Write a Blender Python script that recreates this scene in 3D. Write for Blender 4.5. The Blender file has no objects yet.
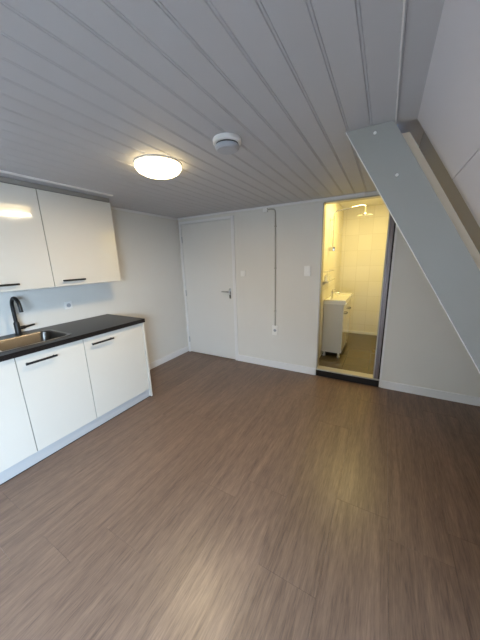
import bpy, bmesh, math, random
from mathutils import Vector, Matrix
random.seed(7)
S = bpy.context.scene
C = S.collection
PI = math.pi
H = 2.092

# ------------------------------------------------------------------ materials
def srgb(r, g, b):
    f = lambda c: (c/255/12.92) if c/255 <= .04045 else ((c/255+.055)/1.055)**2.4
    return (f(r), f(g), f(b), 1)

def mat(name, col, rough=.5, metal=0, spec=.5, coat=0, noise=0, nscale=6, bump=0, bscale=200):
    m = bpy.data.materials.new(name); m.use_nodes = True
    nt = m.node_tree; b = nt.nodes['Principled BSDF']
    b.inputs['Base Color'].default_value = col
    b.inputs['Roughness'].default_value = rough
    b.inputs['Metallic'].default_value = metal
    b.inputs['Specular IOR Level'].default_value = spec
    b.inputs['Coat Weight'].default_value = coat
    b.inputs['Coat Roughness'].default_value = .05
    tc = nt.nodes.new('ShaderNodeTexCoord')
    if noise:
        n = nt.nodes.new('ShaderNodeTexNoise'); n.inputs['Scale'].default_value = nscale
        n.inputs['Detail'].default_value = 4
        nt.links.new(tc.outputs['Object'], n.inputs['Vector'])
        mx = nt.nodes.new('ShaderNodeMix'); mx.data_type = 'RGBA'
        mx.inputs['A'].default_value = tuple(c*(1-noise) for c in col[:3])+(1,)
        mx.inputs['B'].default_value = tuple(min(1, c*(1+noise)) for c in col[:3])+(1,)
        nt.links.new(n.outputs['Fac'], mx.inputs['Factor'])
        nt.links.new(mx.outputs['Result'], b.inputs['Base Color'])
    if bump:
        n = nt.nodes.new('ShaderNodeTexNoise'); n.inputs['Scale'].default_value = bscale
        nt.links.new(tc.outputs['Object'], n.inputs['Vector'])
        bp = nt.nodes.new('ShaderNodeBump'); bp.inputs['Strength'].default_value = bump
        bp.inputs['Distance'].default_value = .002
        nt.links.new(n.outputs['Fac'], bp.inputs['Height'])
        nt.links.new(bp.outputs['Normal'], b.inputs['Normal'])
    return m

M = {}
M['wall'] = mat('wall paint', srgb(228, 226, 220), .75, noise=.02, nscale=3, bump=.15, bscale=90)
M['ceil'] = mat('ceiling board paint', srgb(194, 195, 200), .6, noise=.03, nscale=5)
M['slope'] = mat('sloped panel paint', srgb(212, 210, 216), .6, noise=.02, nscale=4)
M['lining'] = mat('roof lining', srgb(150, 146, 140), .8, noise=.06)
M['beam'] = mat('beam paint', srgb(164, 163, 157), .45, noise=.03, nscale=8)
M['cream'] = mat('cream board paint', srgb(226, 208, 184), .6, noise=.04)
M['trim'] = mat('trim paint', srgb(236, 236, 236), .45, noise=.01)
M['door'] = mat('door paint', srgb(230, 229, 225), .4, noise=.012, nscale=4)
M['gloss'] = mat('gloss cabinet front', srgb(216, 212, 203), .1, coat=.6, noise=.005)
M['carcass'] = mat('cabinet carcass', srgb(215, 213, 208), .45, noise=.01)
M['plinth'] = mat('plinth laminate', srgb(182, 184, 186), .4, noise=.015)
M['black'] = mat('black metal', srgb(14, 14, 15), .45, noise=.1)
M['rubber'] = mat('black rubber', srgb(14, 14, 14), .6, noise=.1)
M['steel'] = mat('brushed steel', srgb(92, 88, 84), .28, metal=1, noise=.08, nscale=30)
M['chrome'] = mat('chrome', srgb(215, 215, 218), .12, metal=1, noise=.02)
M['alu'] = mat('aluminium profile', srgb(140, 130, 130), .4, metal=.6, noise=.08, nscale=20)
M['alulight'] = mat('pale aluminium', srgb(180, 176, 168), .4, metal=.3, noise=.05)
M['plastic'] = mat('white plastic', srgb(244, 243, 240), .35, noise=.01)
M['greyplastic'] = mat('grey plastic', srgb(178, 182, 190), .45, noise=.02)
M['conduit'] = mat('grey conduit', srgb(186, 182, 173), .5, noise=.02)
M['porcelain'] = mat('porcelain', srgb(240, 238, 230), .1, coat=.5, noise=.005)
M['slot'] = mat('dark slot', srgb(70, 70, 72), .6, noise=.05)
M['threshold'] = mat('black threshold', srgb(18, 17, 18), .3, noise=.15, nscale=20)
M['glass'] = bpy.data.materials.new('window glass'); M['glass'].use_nodes = True
_g = M['glass'].node_tree.nodes['Principled BSDF']
_g.inputs['Transmission Weight'].default_value = 1; _g.inputs['Roughness'].default_value = 0

def worktop_mat():
    m = mat('black speckled worktop', srgb(24, 22, 22), .34, spec=.25)
    nt = m.node_tree; b = nt.nodes['Principled BSDF']
    tc = nt.nodes.new('ShaderNodeTexCoord')
    v = nt.nodes.new('ShaderNodeTexNoise'); v.inputs['Scale'].default_value = 160; v.inputs['Detail'].default_value = 3
    nt.links.new(tc.outputs['Object'], v.inputs['Vector'])
    r = nt.nodes.new('ShaderNodeValToRGB')
    r.color_ramp.elements[0].position = .45; r.color_ramp.elements[0].color = srgb(20, 18, 18)
    r.color_ramp.elements[1].position = .75; r.color_ramp.elements[1].color = srgb(58, 52, 50)
    nt.links.new(v.outputs['Fac'], r.inputs['Fac']); nt.links.new(r.outputs['Color'], b.inputs['Base Color'])
    return m
M['worktop'] = worktop_mat()

def tile_mat(name, c1, c2, mortar, w, h, rough, msize=.006):
    m = bpy.data.materials.new(name); m.use_nodes = True
    nt = m.node_tree; b = nt.nodes['Principled BSDF']; b.inputs['Roughness'].default_value = rough
    g = nt.nodes.new('ShaderNodeNewGeometry'); sp = nt.nodes.new('ShaderNodeSeparateXYZ')
    nt.links.new(g.outputs['Position'], sp.inputs[0])
    return m, nt, b, sp
def wall_tiles():
    m, nt, b, sp = tile_mat('bathroom wall tiles', 0, 0, 0, 0, 0, .45)
    ad = nt.nodes.new('ShaderNodeMath'); ad.operation = 'ADD'
    nt.links.new(sp.outputs['X'], ad.inputs[0]); nt.links.new(sp.outputs['Y'], ad.inputs[1])
    cb = nt.nodes.new('ShaderNodeCombineXYZ')
    nt.links.new(ad.outputs[0], cb.inputs['X']); nt.links.new(sp.outputs['Z'], cb.inputs['Y'])
    br = nt.nodes.new('ShaderNodeTexBrick'); br.offset = 0; br.squash = 1
    nt.links.new(cb.outputs[0], br.inputs['Vector'])
    br.inputs['Color1'].default_value = srgb(236, 232, 222); br.inputs['Color2'].default_value = srgb(230, 226, 215)
    br.inputs['Mortar'].default_value = srgb(220, 215, 202)
    br.inputs['Scale'].default_value = 1; br.inputs['Mortar Size'].default_value = .003
    br.inputs['Brick Width'].default_value = .21; br.inputs['Row Height'].default_value = .26
    nt.links.new(br.outputs['Color'], b.inputs['Base Color'])
    return m
M['tiles'] = wall_tiles()
def floor_tiles():
    m, nt, b, sp = tile_mat('bathroom floor tiles', 0, 0, 0, 0, 0, .22)
    cb = nt.nodes.new('ShaderNodeCombineXYZ')
    nt.links.new(sp.outputs['X'], cb.inputs['X']); nt.links.new(sp.outputs['Y'], cb.inputs['Y'])
    br = nt.nodes.new('ShaderNodeTexBrick'); br.offset = 0
    nt.links.new(cb.outputs[0], br.inputs['Vector'])
    br.inputs['Color1'].default_value = srgb(92, 80, 60); br.inputs['Color2'].default_value = srgb(82, 72, 55)
    br.inputs['Mortar'].default_value = srgb(50, 46, 38)
    br.inputs['Scale'].default_value = 1; br.inputs['Mortar Size'].default_value = .003
    br.inputs['Brick Width'].default_value = .3; br.inputs['Row Height'].default_value = .3
    nt.links.new(br.outputs['Color'], b.inputs['Base Color'])
    return m
M['floortiles'] = floor_tiles()

def plank_mat():
    m = bpy.data.materials.new('laminate planks'); m.use_nodes = True
    nt = m.node_tree; b = nt.nodes['Principled BSDF']
    at = nt.nodes.new('ShaderNodeAttribute'); at.attribute_name = 'plank'
    g = nt.nodes.new('ShaderNodeNewGeometry')
    off = nt.nodes.new('ShaderNodeVectorMath'); off.operation = 'SCALE'; off.inputs['Scale'].default_value = 9
    nt.links.new(at.outputs['Color'], off.inputs[0])
    ad = nt.nodes.new('ShaderNodeVectorMath'); ad.operation = 'ADD'
    nt.links.new(g.outputs['Position'], ad.inputs[0]); nt.links.new(off.outputs[0], ad.inputs[1])
    def grain(sx, sy, detail, dist):
        mp = nt.nodes.new('ShaderNodeMapping'); mp.inputs['Scale'].default_value = (sx, sy, 1)
        nt.links.new(ad.outputs[0], mp.inputs['Vector'])
        n = nt.nodes.new('ShaderNodeTexNoise'); n.inputs['Scale'].default_value = 1
        n.inputs['Detail'].default_value = detail; n.inputs['Distortion'].default_value = dist
        n.inputs['Roughness'].default_value = .6
        nt.links.new(mp.outputs[0], n.inputs['Vector']); return n
    fine = grain(190, 12, 5, .3); broad = grain(26, 1.6, 4, .8)
    r1 = nt.nodes.new('ShaderNodeValToRGB'); e = r1.color_ramp.elements
    e[0].position = .3; e[0].color = srgb(68, 53, 45); e[1].position = .72; e[1].color = srgb(142, 116, 98)
    nt.links.new(fine.outputs['Fac'], r1.inputs['Fac'])
    r2 = nt.nodes.new('ShaderNodeValToRGB'); e = r2.color_ramp.elements
    e[0].position = .3; e[0].color = srgb(86, 69, 58); e[1].position = .7; e[1].color = srgb(138, 114, 97)
    nt.links.new(broad.outputs['Fac'], r2.inputs['Fac'])
    mx = nt.nodes.new('ShaderNodeMix'); mx.data_type = 'RGBA'; mx.inputs['Factor'].default_value = .5
    nt.links.new(r1.outputs['Color'], mx.inputs['A']); nt.links.new(r2.outputs['Color'], mx.inputs['B'])
    hs = nt.nodes.new('ShaderNodeHueSaturation')
    sp = nt.nodes.new('ShaderNodeSeparateColor'); nt.links.new(at.outputs['Color'], sp.inputs[0])
    mr = nt.nodes.new('ShaderNodeMapRange'); mr.inputs['To Min'].default_value = .95; mr.inputs['To Max'].default_value = 1.05
    nt.links.new(sp.outputs[0], mr.inputs['Value']); nt.links.new(mr.outputs[0], hs.inputs['Value'])
    nt.links.new(mx.outputs['Result'], hs.inputs['Color']); nt.links.new(hs.outputs['Color'], b.inputs['Base Color'])
    b.inputs['Roughness'].default_value = .36
    bp = nt.nodes.new('ShaderNodeBump'); bp.inputs['Strength'].default_value = .12; bp.inputs['Distance'].default_value = .001
    nt.links.new(fine.outputs['Fac'], bp.inputs['Height']); nt.links.new(bp.outputs['Normal'], b.inputs['Normal'])
    return m
M['plank'] = plank_mat()

def emis(name, col, s):
    m = bpy.data.materials.new(name); m.use_nodes = True
    b = m.node_tree.nodes['Principled BSDF']
    b.inputs['Base Color'].default_value = (.9, .88, .8, 1)
    b.inputs['Emission Color'].default_value = col; b.inputs['Emission Strength'].default_value = s
    return m
M['lamp'] = emis('lit lamp glass', (1, .76, .38, 1), 8)

# ------------------------------------------------------------------ helpers
def box(bm, x0, x1, y0, y1, z0, z1, bev=0):
    vs = [bm.verts.new((x, y, z)) for x in (x0, x1) for y in (y0, y1) for z in (z0, z1)]
    fs = [(0,1,3,2),(4,6,7,5),(0,4,5,1),(2,3,7,6),(0,2,6,4),(1,5,7,3)]
    faces = [bm.faces.new([vs[i] for i in f]) for f in fs]
    if bev:
        es = list({e for f in faces for e in f.edges})
        bmesh.ops.bevel(bm, geom=es, offset=bev, segments=2, profile=.6, affect='EDGES')
def cyl(bm, p0, p1, r0, r1=None, n=24, caps=True):
    r1 = r0 if r1 is None else r1
    p0, p1 = Vector(p0), Vector(p1); d = (p1-p0)
    rot = d.to_track_quat('Z', 'Y').to_matrix().to_4x4()
    bmesh.ops.create_cone(bm, cap_ends=caps, segments=n, radius1=r0, radius2=r1, depth=d.length,
                          matrix=Matrix.Translation((p0+p1)/2) @ rot)
def tube(bm, pts, r, n=14):
    pts = [Vector(p) for p in pts]; rings = []
    up = Vector((0, 0, 1)); prev = None
    for i, p in enumerate(pts):
        t = (pts[min(i+1, len(pts)-1)]-pts[max(i-1, 0)]).normalized()
        a = prev if prev else (up if abs(t.z) < .9 else Vector((0, 1, 0)))
        s = (a - t*a.dot(t)).normalized(); prev = s; q = t.cross(s)
        rr = r[i] if isinstance(r, (list, tuple)) else r
        rings.append([bm.verts.new(p+(s*math.cos(2*PI*k/n)+q*math.sin(2*PI*k/n))*rr) for k in range(n)])
    for a, b in zip(rings, rings[1:]):
        for k in range(n): bm.faces.new((a[k], a[(k+1) % n], b[(k+1) % n], b[k]))
    bm.faces.new(rings[0][::-1]); bm.faces.new(rings[-1])
def lathe(bm, prof, c=(0, 0, 0), n=48):
    rings = []
    for r, z in prof:
        if r < 1e-6: rings.append([bm.verts.new((c[0], c[1], c[2]+z))])
        else: rings.append([bm.verts.new((c[0]+r*math.cos(2*PI*k/n), c[1]+r*math.sin(2*PI*k/n), c[2]+z)) for k in range(n)])
    for a, b in zip(rings, rings[1:]):
        for k in range(n):
            A = [a[k % len(a)], a[(k+1) % len(a)]] if len(a) > 1 else [a[0]]
            B = [b[(k+1) % len(b)], b[k % len(b)]] if len(b) > 1 else [b[0]]
            bm.faces.new(A+B)
def prism(bm, poly, axis, a0, a1):
    """poly: 2D points; axis 'y' -> (x,z) extruded along y, axis 'z' -> (x,y) along z, 'x' -> (y,z)."""
    def P(p, a): return {'y': (p[0], a, p[1]), 'z': (p[0], p[1], a), 'x': (a, p[0], p[1])}[axis]
    A = [bm.verts.new(P(p, a0)) for p in poly]; B = [bm.verts.new(P(p, a1)) for p in poly]
    n = len(poly)
    bm.faces.new(A); bm.faces.new(B[::-1])
    for i in range(n): bm.faces.new((A[i], B[i], B[(i+1) % n], A[(i+1) % n]))
def obj(name, bm, m, parent=None, smooth=False, loc=None):
    bmesh.ops.recalc_face_normals(bm, faces=bm.faces)
    me = bpy.data.meshes.new(name); bm.to_mesh(me); bm.free()
    o = bpy.data.objects.new(name, me); C.objects.link(o)
    me.materials.append(M[m])
    if smooth:
        for p in me.polygons: p.use_smooth = True
        me.set_sharp_from_angle(angle=math.radians(35))
    if parent: o.parent = parent
    if loc: o.location = loc
    return o
def thing(name, label, cat, loc=(0, 0, 0), group=None, kind=None):
    o = bpy.data.objects.new(name, None); C.objects.link(o); o.location = loc; o.empty_display_size = .05
    if label: o['label'] = label
    if cat: o['category'] = cat
    if group: o['group'] = group
    if kind: o['kind'] = kind
    return o
def tag(o, label, cat, group=None):
    o['label'] = label; o['category'] = cat
    if group: o['group'] = group
    return o
def struct(o, label, cat='wall'):
    o['kind'] = 'structure'; o['label'] = label; o['category'] = cat; return o
def B(): return bmesh.new()
def bx(name, m, a, parent=None, bev=0, loc=None):
    bm = B(); box(bm, *a, bev=bev); return obj(name, bm, m, parent, loc=loc)

YF = -4.8                       # wall behind the camera
T = math.radians(60)            # roof pitch
SX = 2.84                       # where the slope leaves the ceiling
sl = lambda z, off=0: SX + off/math.sin(T) + (H-z)/math.tan(T)    # x of the slope face at height z

# ------------------------------------------------------------------ floor
bm = B(); lay = bm.loops.layers.color.new('plank')
known = {0: -1.685, 1: -2.232, 3: -1.973, 4: -2.48, 5: -1.385}
L_ = 1.29; gap = .0006
for k in range(-5, 11):
    xa, xb = 2.629-.28*k, 2.909-.28*k
    xa, xb = max(xa, 0), min(xb, 4.2)
    if xb-xa < .01: continue
    j = known.get(k, -1.9+random.uniform(-.6, .6))
    while j > YF: j -= L_
    while j < 0:
        ya, yb = max(j, YF), min(j+L_, 0)
        if yb-ya > .01:
            vs = [bm.verts.new(v) for v in ((xa+gap, ya+gap, 0), (xb-gap, ya+gap, 0), (xb-gap, yb-gap, 0), (xa+gap, yb-gap, 0))]
            lo = [bm.verts.new((v.co.x+(gap if v.co.x < (xa+xb)/2 else -gap)*-1, v.co.y+(gap if v.co.y < (ya+yb)/2 else -gap)*-1, -.0025)) for v in vs]
            c = (random.random(), random.random(), random.random(), 1)
            fs = [bm.faces.new(vs)]+[bm.faces.new((vs[i], lo[i], lo[(i+1) % 4], vs[(i+1) % 4])) for i in range(4)]
            for f in fs:
                for l in f.loops: l[lay] = c
        j += L_
box(bm, 0, 4.2, YF, .1, -.1, -.0024)
struct(obj('floor', bm, 'plank'), 'grey brown wood laminate plank floor', 'floor')

# ------------------------------------------------------------------ ceiling: boards with beaded joints, running along y
prof = []
xs = [2.752-.107*k for k in range(0, 27)]
def joint(x): # from right to left
    return [(x+.010, H), (x+.008, H+.003), (x+.006, H), (x+.001, H-.0005), (x-.0015, H+.004), (x-.004, H)]
poly = []
for i, x in enumerate(xs):
    if x < .02: break
    if i == 0: poly += [(x+.006, H-.004), (x-.004, H-.004), (x-.006, H)]
    else: poly += joint(x)
poly += [(0, H)]
poly = poly+[(0, H+.08), (2.758, H+.08)]
bm = B(); prism(bm, poly, 'y', YF, 0)
prism(bm, [(2.7585, H), (SX, H), (SX, H+.08), (2.7585, H+.08)], 'y', YF, -1.445)
box(bm, 2.7585, 3.0, -1.4449, 0, H+.12, H+.2)
struct(obj('ceiling', bm, 'ceil'), 'white painted tongue and groove board ceiling', 'ceiling')

# ------------------------------------------------------------------ walls
bm = B(); box(bm, -.1, 0, YF-.1, .1, -.1, H+.08)
struct(obj('wall_left', bm, 'wall'), 'off-white wall behind the kitchen units')
bm = B()
OX0, OX1, OH = 2.114, 2.834, 2.056
DX0, DX1, DH = .03, .955, 2.03
box(bm, 0, DX0, 0, .1, 0, H+.3)
box(bm, DX0, DX1, 0, .1, DH, H+.3)
box(bm, DX1, OX0, 0, .1, 0, H+.3)
box(bm, OX0, OX1, 0, .1, OH, H+.3)
box(bm, OX1, 4.3, 0, .1, 0, H+.3)
box(bm, DX0, DX1, .092, .1, 0, DH)  # unseen backing behind the door, added to stop sky light leaking under it
struct(obj('wall_back', bm, 'wall'), 'off-white back wall with the closed door and the bathroom opening')
bm = B()
t_ = .11
z1 = H-.289   # seam
RY0, RY1, RZ0, RZ1 = -4.65, -3.55, .95, 1.78      # roof window opening
def slab(za, zb, ya, yb, o0=0, o1=t_): prism(bm, [(sl(za, o0), za), (sl(zb, o0), zb), (sl(zb, o1), zb), (sl(za, o1), za)], 'y', ya, yb)
slab(0, z1-.0015, RY1, -1.445); slab(z1+.0015, H, RY1, -1.445); slab(z1-.0015, z1+.0015, RY1, -1.445, .004)
slab(0, H, YF, RY0); slab(0, RZ0, RY0, RY1); slab(RZ1, H, RY0, RY1)
struct(obj('wall_right', bm, 'slope'), 'sloped roof-side wall of smooth panels with one seam')
bm = B()
def slab2(za, zb, ya, yb): prism(bm, [(sl(za, .115), za), (sl(zb, .115), zb), (sl(zb, .16), zb), (sl(za, .16), za)], 'y', ya, yb)
slab2(0, H+.2, YF, RY0); slab2(0, H+.2, RY1, 0); slab2(0, RZ0, RY0, RY1); slab2(RZ1, H+.2, RY0, RY1)
struct(obj('wall_right_recess', bm, 'lining'), 'grey roof lining in the recess behind the sloping beam')
# wall behind the camera and the roof window beside it
bm = B(); box(bm, -.1, 4.3, YF-.1, YF, -.1, H+.1)
struct(obj('wall_front', bm, 'wall'), 'off-white wall behind the viewer')
w = thing('window_1', 'white framed roof window in the sloped wall beside the viewer', 'window', (0, 0, 0), kind='structure')
bm = B()
slab(RZ0, RZ0+.05, RY0, RY1, .06, .11); slab(RZ1-.05, RZ1, RY0, RY1, .06, .11)
slab(RZ0+.05, RZ1-.05, RY0, RY0+.05, .06, .11); slab(RZ0+.05, RZ1-.05, RY1-.05, RY1, .06, .11)
obj('window_frame', bm, 'trim', w)
bm = B(); slab(RZ0+.05, RZ1-.05, RY0+.05, RY1-.05, .08, .086); obj('pane', bm, 'glass', w)

# ------------------------------------------------------------------ trims
def tb(name, m, a, label, bev=.003): return struct(bx(name, m, a, bev=bev), label, 'trim')
tb('baseboard_back', 'trim', (DX1+.02, OX0-.004, -.014, 0, 0, .095), 'white baseboard between the door and the bathroom opening')
tb('baseboard_right', 'trim', (OX1+.012, 4.03, -.014, 0, 0, .09), 'white baseboard right of the bathroom opening')
tb('baseboard_left', 'trim', (0, .014, -1.318, -.016, 0, .09), 'white baseboard on the left wall beyond the kitchen')
bm = B(); prism(bm, [(0, H), (2.52, H), (2.52, H-.022), (0, H-.022)], 'y', -.022, 0)
struct(obj('trim_1', bm, 'trim'), 'thin white moulding where back wall meets ceiling', 'trim')
tb('trim_2', 'trim', (0, .022, -1.34, -.023, H-.024, H), 'thin white moulding where left wall meets ceiling')
tb('trim_3', 'trim', (.47, .495, YF, -1.40, H-.012, H), 'white batten on the ceiling above the wall cabinets')
tb('trim_4', 'trim', (SX-.091, SX-.086, YF, -1.445, H-.010, H-.001), 'narrow raised strip where boards meet the side band', .001)

# ------------------------------------------------------------------ closed door
bm = B()
fx0, fx1 = .024, .975
box(bm, fx0, .058, -.012, .09, 0, 2.035, .002); box(bm, .928, fx1, -.012, .09, 0, 2.035, .002)
box(bm, .058, .928, -.012, .09, 2.0, 2.035, .002)
fr = struct(obj('trim_5', bm, 'trim'), 'white frame around the closed door', 'door frame')
d = thing('door_1', 'closed flush white door in the back wall', 'door', (.06, 0, 0), kind='structure')
bx('door_leaf', 'door', (.061-.06, .925-.06, -.004, .036, .008, 1.997), d, bev=.0015)
for z in (.22, .98, 1.78):
    bm = B(); cyl(bm, (.0015, -.009, z-.045), (.0015, -.009, z+.045), .0065, n=12)
    obj('hinge', bm, 'greyplastic', d, True)
h = thing('door_handle', None, None, (0, 0, 0)); h.parent = d
bm = B(); box(bm, .80, .832, -.012, -.004, .93, 1.075, .004); ph = obj('handle_plate', bm, 'chrome', d, True)
bm = B(); tube(bm, [(.816, -.006, 1.03), (.816, -.045, 1.03), (.808, -.052, 1.03), (.79, -.053, 1.03), (.70, -.05, 1.03)], [.009, .009, .009, .0085, .007])
obj('handle_lever', bm, 'chrome', d, True)
bm = B(); cyl(bm, (.816, -.0125, .972), (.816, -.0185, .972), .009, n=20); box(bm, .812, .82, -.0185, -.0125, .945, .968)
obj('lock_cylinder', bm, 'black', d, True)
bpy.data.objects.remove(h)

# ------------------------------------------------------------------ bathroom shell
BZ, BY, BL, BR, BH = .085, 1.87, 2.07, 2.95, 2.26
def st(name, m, a, label, cat='wall'): return struct(bx(name, m, a), label, cat)
st('floor_bathroom', 'floortiles', (BL, BR, .1, BY, 0, BZ), 'dark olive tiled bathroom floor', 'floor')
st('wall_bathroom_left', 'tiles', (BL-.08, BL, .1, BY, 0, BH), 'tiled left wall of the bathroom')
st('wall_bathroom_right', 'tiles', (BR, BR+.08, .1, BY, 0, BH), 'tiled right wall of the bathroom')
st('wall_bathroom_back', 'tiles', (BL-.08, BR+.08, BY, BY+.08, 0, BH), 'tiled far wall of the bathroom')
st('ceiling_bathroom', 'wall', (BL-.08, BR+.08, .1, BY+.08, BH, BH+.06), 'plain bathroom ceiling', 'ceiling')
tb('baseboard_bathroom', 'trim', (BL, BR, BY-.012, BY, BZ, BZ+.045), 'pale skirting along the far bathroom wall')
# door frame of the opening
bm = B(); box(bm, OX0, OX0+.012, -.006, .1, BZ+.01, OH-.012, .001); box(bm, OX0+.012, 2.77, -.006, .1, OH-.012, OH, .001)
struct(obj('trim_6', bm, 'alulight'), 'thin metal lining of the bathroom opening', 'door frame')
jm = thing('trim_7', 'lilac grey metal post at right of bathroom opening', 'door frame', (0, 0, 0), kind='structure')
bx('pale_strip', 'alulight', (2.757, 2.770, -.004, .06, BZ+.01, OH), jm, .001)
bm = B(); box(bm, 2.770, 2.792, .008, .1, BZ+.01, OH, .002); box(bm, 2.792, 2.812, -.004, .1, BZ+.01, OH, .004)
obj('metal_profile', bm, 'alu', jm)
bx('dark_seal', 'rubber', (2.812, 2.823, .002, .1, BZ+.01, OH), jm)
bx('outer_edge', 'trim', (2.823, OX1+.01, -.006, .1, 0.0, OH), jm)
th = thing('trim_8', 'black raised threshold with pale metal nosing', 'threshold', (0, 0, 0), kind='structure')
bx('riser', 'threshold', (OX0, 2.823, -.008, .1, 0, .078), th, .003)
bx('nosing', 'alulight', (OX0, 2.823, -.012, .1, .078, .095), th, .002)

# ------------------------------------------------------------------ vanity
v = thing('vanity_unit', 'slim white washbasin cabinet with pale top in the bathroom', 'vanity', (BL+.004, .5, BZ))
bx('body', 'gloss', (0, .245, 0, .8, .065, .755), v, .002)
for y0, y1 in ((.004, .398), (.402, .796)):
    dr = bx('door', 'gloss', (.246, .262, y0, y1, .07, .75), v, .002)
    yk = .36 if y0 < .1 else .44
    ym = (y0+y1)/2; bm = B(); tube(bm, [(.262, ym-.06, .61), (.284, ym-.06, .61), (.286, ym-.055, .61), (.286, ym+.055, .61), (.284, ym+.06, .61), (.262, ym+.06, .61)], .006, 10)
    obj('handle', bm, 'black', dr, True)
bm = B()
prism(bm, [(0, -.01), (.28, -.01), (.28, .81), (0, .81)], 'z', .757, .78)
for a in ((0, .28, -.01, .012), (0, .28, .788, .81), (0, .04, .012, .788), (.262, .28, .012, .788)):
    box(bm, a[0], a[1], a[2], a[3], .78, .815)
obj('basin', bm, 'porcelain', v)
for y in (.03, .77):
    for x in (.03, .225):
        bm = B(); cyl(bm, (x, y, 0), (x, y, .008), .021); cyl(bm, (x, y, .008), (x, y, .066), .015)
        obj('leg', bm, 'plastic', v, True)
bf = thing('basin_tap', 'small chrome tap on the bathroom washbasin', 'tap', (BL+.045, .86, BZ+.7805))
bm = B(); cyl(bm, (0, 0, 0), (0, 0, .11), .016); obj('body', bm, 'chrome', bf, True)
bm = B(); tube(bm, [(0, 0, .085), (.05, 0, .095), (.10, 0, .085), (.105, 0, .07)], .009); obj('spout', bm, 'chrome', bf, True)
bm = B(); tube(bm, [(0, 0, .111), (.0, 0, .125), (.045, 0, .14)], .006); obj('lever', bm, 'chrome', bf, True)
sh = thing('wall_shelf', 'small white shelf on the bathroom wall above the washbasin', 'shelf', (BL, .30, 1.155))
bx('board', 'porcelain', (0, .085, 0, .5, 0, .014), sh, .003)
bm = B(); tube(bm, [(0, .01, .13), (.07, .01, .13), (.07, .49, .13), (0, .49, .13)], .005, 8); obj('rail', bm, 'chrome', sh, True)
for y in (.06, .44):
    bm = B(); prism(bm, [(0, -.05), (0, 0), (.07, 0)], 'y', y, y+.012); obj('bracket', bm, 'porcelain', sh)
for i, (y, hh, r, lab) in enumerate(((.36, .075, .022, 'white toiletry bottle on shelf nearest the opening'), (.47, .09, .02, 'white toiletry bottle in the middle of the bathroom shelf'), (.6, .07, .024, 'white toiletry pot at the far end of the bathroom shelf'))):
    t = thing('toiletry_bottle', lab, 'bottle', (BL+.042, y, 1.169), group='toiletries on the bathroom shelf')
    bm = B(); lathe(bm, [(0, 0), (r, 0), (r, hh*.7), (r*.5, hh*.82), (r*.5, hh*.85), (0, hh*.85)], n=20); obj('body', bm, 'porcelain', t, True)
    bm = B(); cyl(bm, (0, 0, hh*.851), (0, 0, hh), r*.55, n=16); obj('cap', bm, 'plastic', t, True)
# shower
s = thing('shower_rail', 'metal shower rail and arm at the top of the bathroom', 'shower', (2.12, .68, 0))
bm = B(); tube(bm, [(0, 0, 1.60), (0, 0, 2.02), (.01, 0, 2.045), (.03, 0, 2.055), (.33, 0, 2.09), (.365, 0, 2.08), (.37, 0, 2.05), (.37, 0, 1.985)], .008, 12)
obj('pipe', bm, 'chrome', s, True)
bm = B(); lathe(bm, [(0, 2.0), (.02, 1.995), (.025, 1.98), (.085, 1.97), (.085, 1.958), (0, 1.955)], (.37, 0, 0)); obj('shower_head', bm, 'chrome', s, True)
bm = B(); box(bm, -.045, .03, -.02, .02, 1.545, 1.60, .008); obj('mixer', bm, 'chrome', s, True)
bm = B(); cyl(bm, (-.0495, 0, 1.95), (0, 0, 1.95), .007); cyl(bm, (-.0495, 0, 1.95), (-.043, 0, 1.95), .02); obj('wall_bracket', bm, 'chrome', s, True)
bm = B(); tube(bm, [(-.022, .0, 1.60), (-.03, .02, 1.75), (-.022, .03, 1.9), (-.012, .02, 2.0), (.0, .01, 1.985)], .006, 10); obj('hose', bm, 'plastic', s, True)

# ------------------------------------------------------------------ sloping beam
b = thing('roof_beam', 'pale blue-grey painted beam sloping from ceiling to floor on the right', 'beam', (0, 0, 0))
cot = 1/math.tan(T)
def strip(x0, x1, zt, zb=0.0):   # sloping board with top ends at x0,x1 (at z=H)
    return [(x0+(H-zt)*cot, zt), (x1+(H-zt)*cot, zt), (x1+(H-zb)*cot, zb), (x0+(H-zb)*cot, zb)]
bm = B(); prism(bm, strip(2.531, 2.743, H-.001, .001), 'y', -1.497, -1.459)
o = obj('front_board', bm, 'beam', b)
bm = B(); prism(bm, strip(2.5275, 2.5308, H-.002, .002), 'y', -1.4985, -1.459); obj('painted_lit_edge', bm, 'trim', b)  # pale strip added so its colour stands for light on the underside edge
bm = B(); prism(bm, strip(2.66, 2.789, H-.045, .001), 'y', -1.44, -1.40)
obj('rear_board', bm, 'cream', b)
for x, z in ((2.666, 2.056), (2.779, 1.849)):
    bm = B(); lathe(bm, [(0, .004), (.006, .0035), (.0075, 0), (0, 0)], n=20)
    bmesh.ops.rotate(bm, verts=bm.verts, cent=(0, 0, 0), matrix=Matrix.Rotation(PI/2, 3, 'X'))
    obj('screw_cap', bm, 'plastic', b, True, loc=(x, -1.497, z))
bm = B(); prism(bm, strip(2.66, 2.735, H-.05, .05), 'y', -1.459, -1.44); obj('spacer', bm, 'cream', b)

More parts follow.
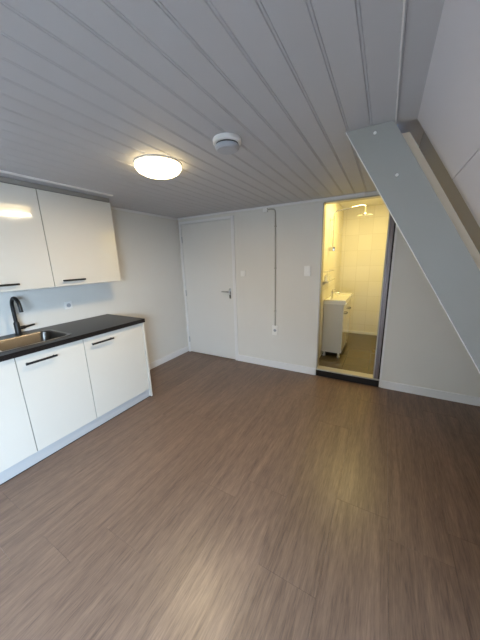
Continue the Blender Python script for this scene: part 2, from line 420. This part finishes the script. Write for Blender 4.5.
# ------------------------------------------------------------------ kitchen base units
FX = .60      # front face
def handle(parent, x, ya, yb, z):
    bm = B()
    tube(bm, [(x, ya+.015, z), (x+.026, ya+.015, z)], .005, 10); tube(bm, [(x, yb-.015, z), (x+.026, yb-.015, z)], .005, 10)
    box(bm, x+.024, x+.034, ya, yb, z-.0075, z+.0075, .002)
    return obj('handle', bm, 'black', parent, True)
def cabinet(name, label, group, y0, y1, z0, z1, depth, ha, hb, hz, top_open=False):
    t = thing(name, label, 'cabinet', (0, y0, z0), group)
    bm = B(); w = y1-y0; hgt = z1-z0; q = .018
    box(bm, .001, depth-.02, .0005, q, 0, hgt); box(bm, .001, depth-.02, w-q, w-.0005, 0, hgt)
    box(bm, .001, depth-.02, q, w-q, 0, q); box(bm, .001, .012, q, w-q, q, hgt)
    if not top_open: box(bm, .012, depth-.02, q, w-q, hgt-q, hgt)
    obj('body', bm, 'carcass', t)
    dd = bx('door', 'gloss', (depth-.019, depth, .0025, w-.0025, .002, hgt-.003), t, bev=.0015)
    handle(dd, depth, ha-y0, hb-y0, hz-z0)
    return t
ZT = .90; ZB = .862
cabinet('base_cabinet', 'white base cabinet at the far end of the counter, under bare worktop', 'kitchen base cabinets', -1.95, -1.342, .10, ZB-.001, FX, -1.895, -1.69, .795)
cabinet('base_cabinet', 'white base cabinet in front of the sink, with black bar handle', 'kitchen base cabinets', -2.415, -1.95, .10, ZB-.001, FX, -2.372, -2.17, .795, True)
cabinet('base_cabinet', 'white base cabinet cut off by the left edge, nearest the viewer', 'kitchen base cabinets', -3.02, -2.415, .10, ZB-.001, FX, -2.96, -2.75, .795)
ep = thing('end_panel', 'white upright panel closing the far end of the base cabinets', 'panel', (0, -1.342, 0))
bx('panel', 'gloss', (.0, .612, .0005, .02, .008, ZB-.001), ep, .0015)
bm = B(); box(bm, .56, .60, .001, .019, 0, .008); obj('foot', bm, 'rubber', ep); bx('foot', 'rubber', (.05, .09, .001, .019, 0, .008), ep)
pl = thing('plinth', 'pale grey kick plinth under the base cabinets', 'plinth', (0, 0, 0))
bx('board', 'plinth', (.565, .582, -3.02, -1.342, .006, .098), pl, .001)
bx('seal', 'rubber', (.564, .583, -3.02, -1.342, 0, .006), pl)

# worktop with sink cut-out
sx0, sx1, sy0, sy1 = .15, .53, -2.50, -2.0
def rrect(x0, x1, y0, y1, r, n=6):
    pts = []
    for cx, cy, a0 in ((x1-r, y1-r, 0), (x0+r, y1-r, 90), (x0+r, y0+r, 180), (x1-r, y0+r, 270)):
        for i in range(n+1):
            a = math.radians(a0+90*i/n); pts.append((cx+r*math.cos(a), cy+r*math.sin(a)))
    return pts
bm = B()
wx0, wx1, wy0, wy1 = .001, .625, -3.03, -1.318
box(bm, wx0, wx1, wy0, sy0, ZB, ZT); box(bm, wx0, wx1, sy1, wy1, ZB, ZT)
box(bm, wx0, sx0, sy0, sy1, ZB, ZT); box(bm, sx1, wx1, sy0, sy1, ZB, ZT)
tag(obj('worktop', bm, 'worktop'), 'black speckled kitchen worktop over the white base cabinets', 'worktop')
# sink
sk = thing('sink', 'rectangular brushed steel sink set into black worktop', 'sink', (0, 0, ZT))
bm = B()
loops = [(rrect(sx0-.018, sx1+.018, sy0-.018, sy1+.018, .06), .0005), (rrect(sx0-.015, sx1+.015, sy0-.015, sy1+.015, .058), .003),
         (rrect(sx0+.006, sx1-.006, sy0+.006, sy1-.006, .06), .002), (rrect(sx0+.012, sx1-.012, sy0+.012, sy1-.012, .06), -.006),
         (rrect(sx0+.02, sx1-.02, sy0+.02, sy1-.02, .06), -.13), (rrect(sx0+.035, sx1-.035, sy0+.035, sy1-.035, .055), -.15),
         (rrect(sx0+.13, sx1-.13, sy0+.18, sy1-.18, .03), -.155)]
R_ = [[bm.verts.new((p[0], p[1], z)) for p in l] for l, z in loops]
for a, c in zip(R_, R_[1:]):
    n = len(a)
    for i in range(n): bm.faces.new((a[i], a[(i+1) % n], c[(i+1) % n], c[i]))
bm.faces.new(R_[-1])
o = obj('basin', bm, 'steel', sk, True)
md = o.modifiers.new('s', 'SOLIDIFY'); md.thickness = .001; md.offset = 0
bm = B(); lathe(bm, [(0, -.150), (.03, -.150), (.042, -.1535), (.045, -.154)], ((sx0+sx1)/2, (sy0+sy1)/2, 0)); obj('drain', bm, 'chrome', sk, True)
# tap
fa = thing('kitchen_tap', 'matt black high arched tap behind the sink', 'tap', (.085, -2.19, ZT))
bm = B(); lathe(bm, [(0, 0), (.027, 0), (.027, .006), (.021, .012), (.0205, .10), (.015, .112), (0, .112)], n=28); obj('body', bm, 'black', fa, True)
pts = [(0, 0, .10), (0, 0, .24)]
for i in range(1, 13):
    a = PI*i/13*1.05; pts.append((.072*(1-math.cos(a)), 0, .24+.078*math.sin(a)))
pts += [(.150, 0, .205)]
bm = B(); tube(bm, pts, .0135, 16); obj('spout', bm, 'black', fa, True)
bm = B(); tube(bm, [(0, .018, .055), (0, .05, .055), (0, .06, .056), (.0, .125, .062)], [.015, .015, .010, .008], 12); obj('lever', bm, 'black', fa, True)

# ------------------------------------------------------------------ wall cabinets
UZ0, UZ1 = 1.288, 2.052
cabinet('wall_cabinet', 'glossy white wall cabinet at the far end, nearer the door', 'kitchen wall cabinets', -1.965, -1.335, UZ0, UZ1, .35, -1.905, -1.715, 1.337)
cabinet('wall_cabinet', 'glossy white wall cabinet cut off by the left edge, reflecting the lamp', 'kitchen wall cabinets', -2.60, -1.966, UZ0, UZ1, .35, -2.40, -2.212, 1.337)

tag(bx('filler_board', 'lining', (.001, .338, -2.60, -1.336, UZ1+.004, H-.0005), bev=.001), 'narrow pale filler board between wall cabinets and ceiling', 'panel')

# ------------------------------------------------------------------ sockets and switches, conduit
def plate(name, label, cat, loc, n_vec, w, hgt, kind):
    t = thing(name, label, cat, loc)
    ax = n_vec
    def pb(nm, m, a, bev=0):
        u0, u1, z0, z1, d0, d1 = a
        if ax == 'x': return bx(nm, m, (d0, d1, u0, u1, z0, z1), t, bev)
        return bx(nm, m, (u0, u1, -d1, -d0, z0, z1), t, bev)
    pb('plate', 'plastic', (-w/2, w/2, -hgt/2, hgt/2, 0, .011), .003)
    if kind == 'switch':
        pb('rocker', 'plastic', (-w*.34, w*.34, -hgt*.34, hgt*.34, .011, .016), .002)
    elif kind == 'socket':
        bm = B(); cyl(bm, (0, 0, 0), (0, 0, .003), .02, n=28)
        R = Matrix.Rotation(PI/2, 3, 'Y') if ax == 'x' else Matrix.Rotation(PI/2, 3, 'X')
        bmesh.ops.rotate(bm, verts=bm.verts, cent=(0, 0, 0), matrix=R)
        bmesh.ops.translate(bm, verts=bm.verts, vec=(.011, 0, 0) if ax == 'x' else (0, -.011, 0))
        obj('socket_cup', bm, 'greyplastic', t, True)
        for s_ in (-.009, .009):
            pb('pin_hole', 'slot', (s_-.0025, s_+.0025, -.0025, .0025, .0141, .0146))
    return t
plate('wall_socket', 'white socket on the wall above the worktop, under the wall cabinet', 'socket', (0, -1.72, 1.07), 'x', .07, .07, 'socket')
plate('light_switch', 'white light switch just right of the closed door', 'switch', (1.095, 0, 1.285), 'y', .078, .078, 'switch')
plate('light_switch', 'white light switch just left of the bathroom opening', 'switch', (1.965, 0, 1.313), 'y', .078, .12, 'switch')
plate('wall_socket', 'white socket at the lower end of the vertical conduit', 'socket', (1.557, 0, .535), 'y', .08, .135, 'socket')
cd = thing('conduit_pipe', 'thin grey conduit running from ceiling down the back wall to socket', 'conduit', (1.56, 0, 0))
bm = B(); tube(bm, [(0, -.012, .603), (0, -.012, 2.0), (-.004, -.013, 2.03), (-.02, -.014, 2.045), (-.05, -.014, 2.05), (-.10, -.014, 2.05)], .008, 12)
obj('pipe', bm, 'conduit', cd, True)
bm = B(); box(bm, -.16, -.10, -.028, 0, 2.025, 2.069, .004); obj('junction_box', bm, 'plastic', cd)
for z in (.8, 1.35, 1.85):
    bx('clip', 'conduit', (-.012, .012, -.022, 0, z-.007, z+.007), cd, .002)

# ------------------------------------------------------------------ ceiling lamp and smoke detector
l = thing('ceiling_lamp', 'round lit dome lamp on the board ceiling', 'lamp', (1.418, -1.72, H))
bm = B(); lathe(bm, [(0, 0), (.146, 0), (.149, -.003), (.149, -.008), (.146, -.011), (0, -.011)], n=64); obj('base', bm, 'plastic', l, True)
bm = B(); lathe(bm, [(.1455, -.0112), (.146, -.028), (.132, -.048), (.10, -.065), (.06, -.074), (.02, -.078), (0, -.078)], n=64); obj('dome', bm, 'lamp', l, True)
sd = thing('smoke_detector', 'round white smoke detector on the ceiling beside the lamp', 'smoke detector', (1.975, -1.765, H))
bm = B(); lathe(bm, [(0, 0), (.074, 0), (.076, -.004), (.075, -.02), (.07, -.024), (0, -.024)], n=48); obj('base', bm, 'plastic', sd, True)
bm = B(); lathe(bm, [(.06, -.0241), (.06, -.031), (0, -.031)], n=48); obj('vent_gap', bm, 'slot', sd, True)
bm = B(); lathe(bm, [(.062, -.0311), (.066, -.034), (.064, -.046), (.054, -.054), (0, -.056)], n=48); obj('cover', bm, 'greyplastic', sd, True)

# ------------------------------------------------------------------ light
def area(name, loc, rot, sx, sy, col, e, spread=180):
    d_ = bpy.data.lights.new(name, 'AREA'); d_.shape = 'RECTANGLE'; d_.size = sx; d_.size_y = sy
    d_.color = col; d_.energy = e; d_.spread = math.radians(spread)
    o = bpy.data.objects.new(name, d_); C.objects.link(o); o.location = loc; o.rotation_euler = rot; return o
zc = (RZ0+RZ1)/2
area('daylight_window', (sl(zc, .05), (RY0+RY1)/2, zc), (0, math.radians(43), 0), (RZ1-RZ0)/math.sin(T)-.1, RY1-RY0-.1, (.57, .77, 1.0), 180, 140)
def point(name, loc, col, e, r):
    d_ = bpy.data.lights.new(name, 'POINT'); d_.color = col; d_.energy = e; d_.shadow_soft_size = r
    o = bpy.data.objects.new(name, d_); C.objects.link(o); o.location = loc; return o
area('bathroom_lamp_light', (2.55, .7, BH-.01), (0, 0, 0), .5, .6, (1, .79, .28), 15)
lo = area('ceiling_lamp_light', (1.418, -1.72, H-.083), (0, 0, 0), .27, .27, (1, .78, .48), 14)
lo.data.shape = 'DISK'
w = bpy.data.worlds.new('World'); S.world = w; w.use_nodes = True
w.node_tree.nodes['Background'].inputs['Color'].default_value = (.55, .72, 1, 1)
w.node_tree.nodes['Background'].inputs['Strength'].default_value = 1.0

# ------------------------------------------------------------------ camera
cd_ = bpy.data.cameras.new('Camera'); cam = bpy.data.objects.new('Camera', cd_); C.objects.link(cam)
f_ = Vector((-0.48024207, 0.84615723, -0.23105301)); r_ = Vector((0.87273047, 0.48732207, -0.02930409)); u_ = Vector((-0.08780136, 0.21572006, 0.97249976))
m = Matrix.Identity(4)
for i in range(3): m[i][0] = r_[i]; m[i][1] = u_[i]; m[i][2] = -f_[i]
m.translation = (2.7674212545622314, -3.079278006867013, 1.4676070725802648)
cam.matrix_world = m
cd_.sensor_fit = 'VERTICAL'; cd_.sensor_height = 32; cd_.lens = 32*253.83/640; cd_.clip_start = .02
S.camera = cam
vs = S.view_settings
vs.view_transform = 'Standard'; vs.look = 'None'; vs.gamma = 1; vs.exposure = .24; vs.use_curve_mapping = False
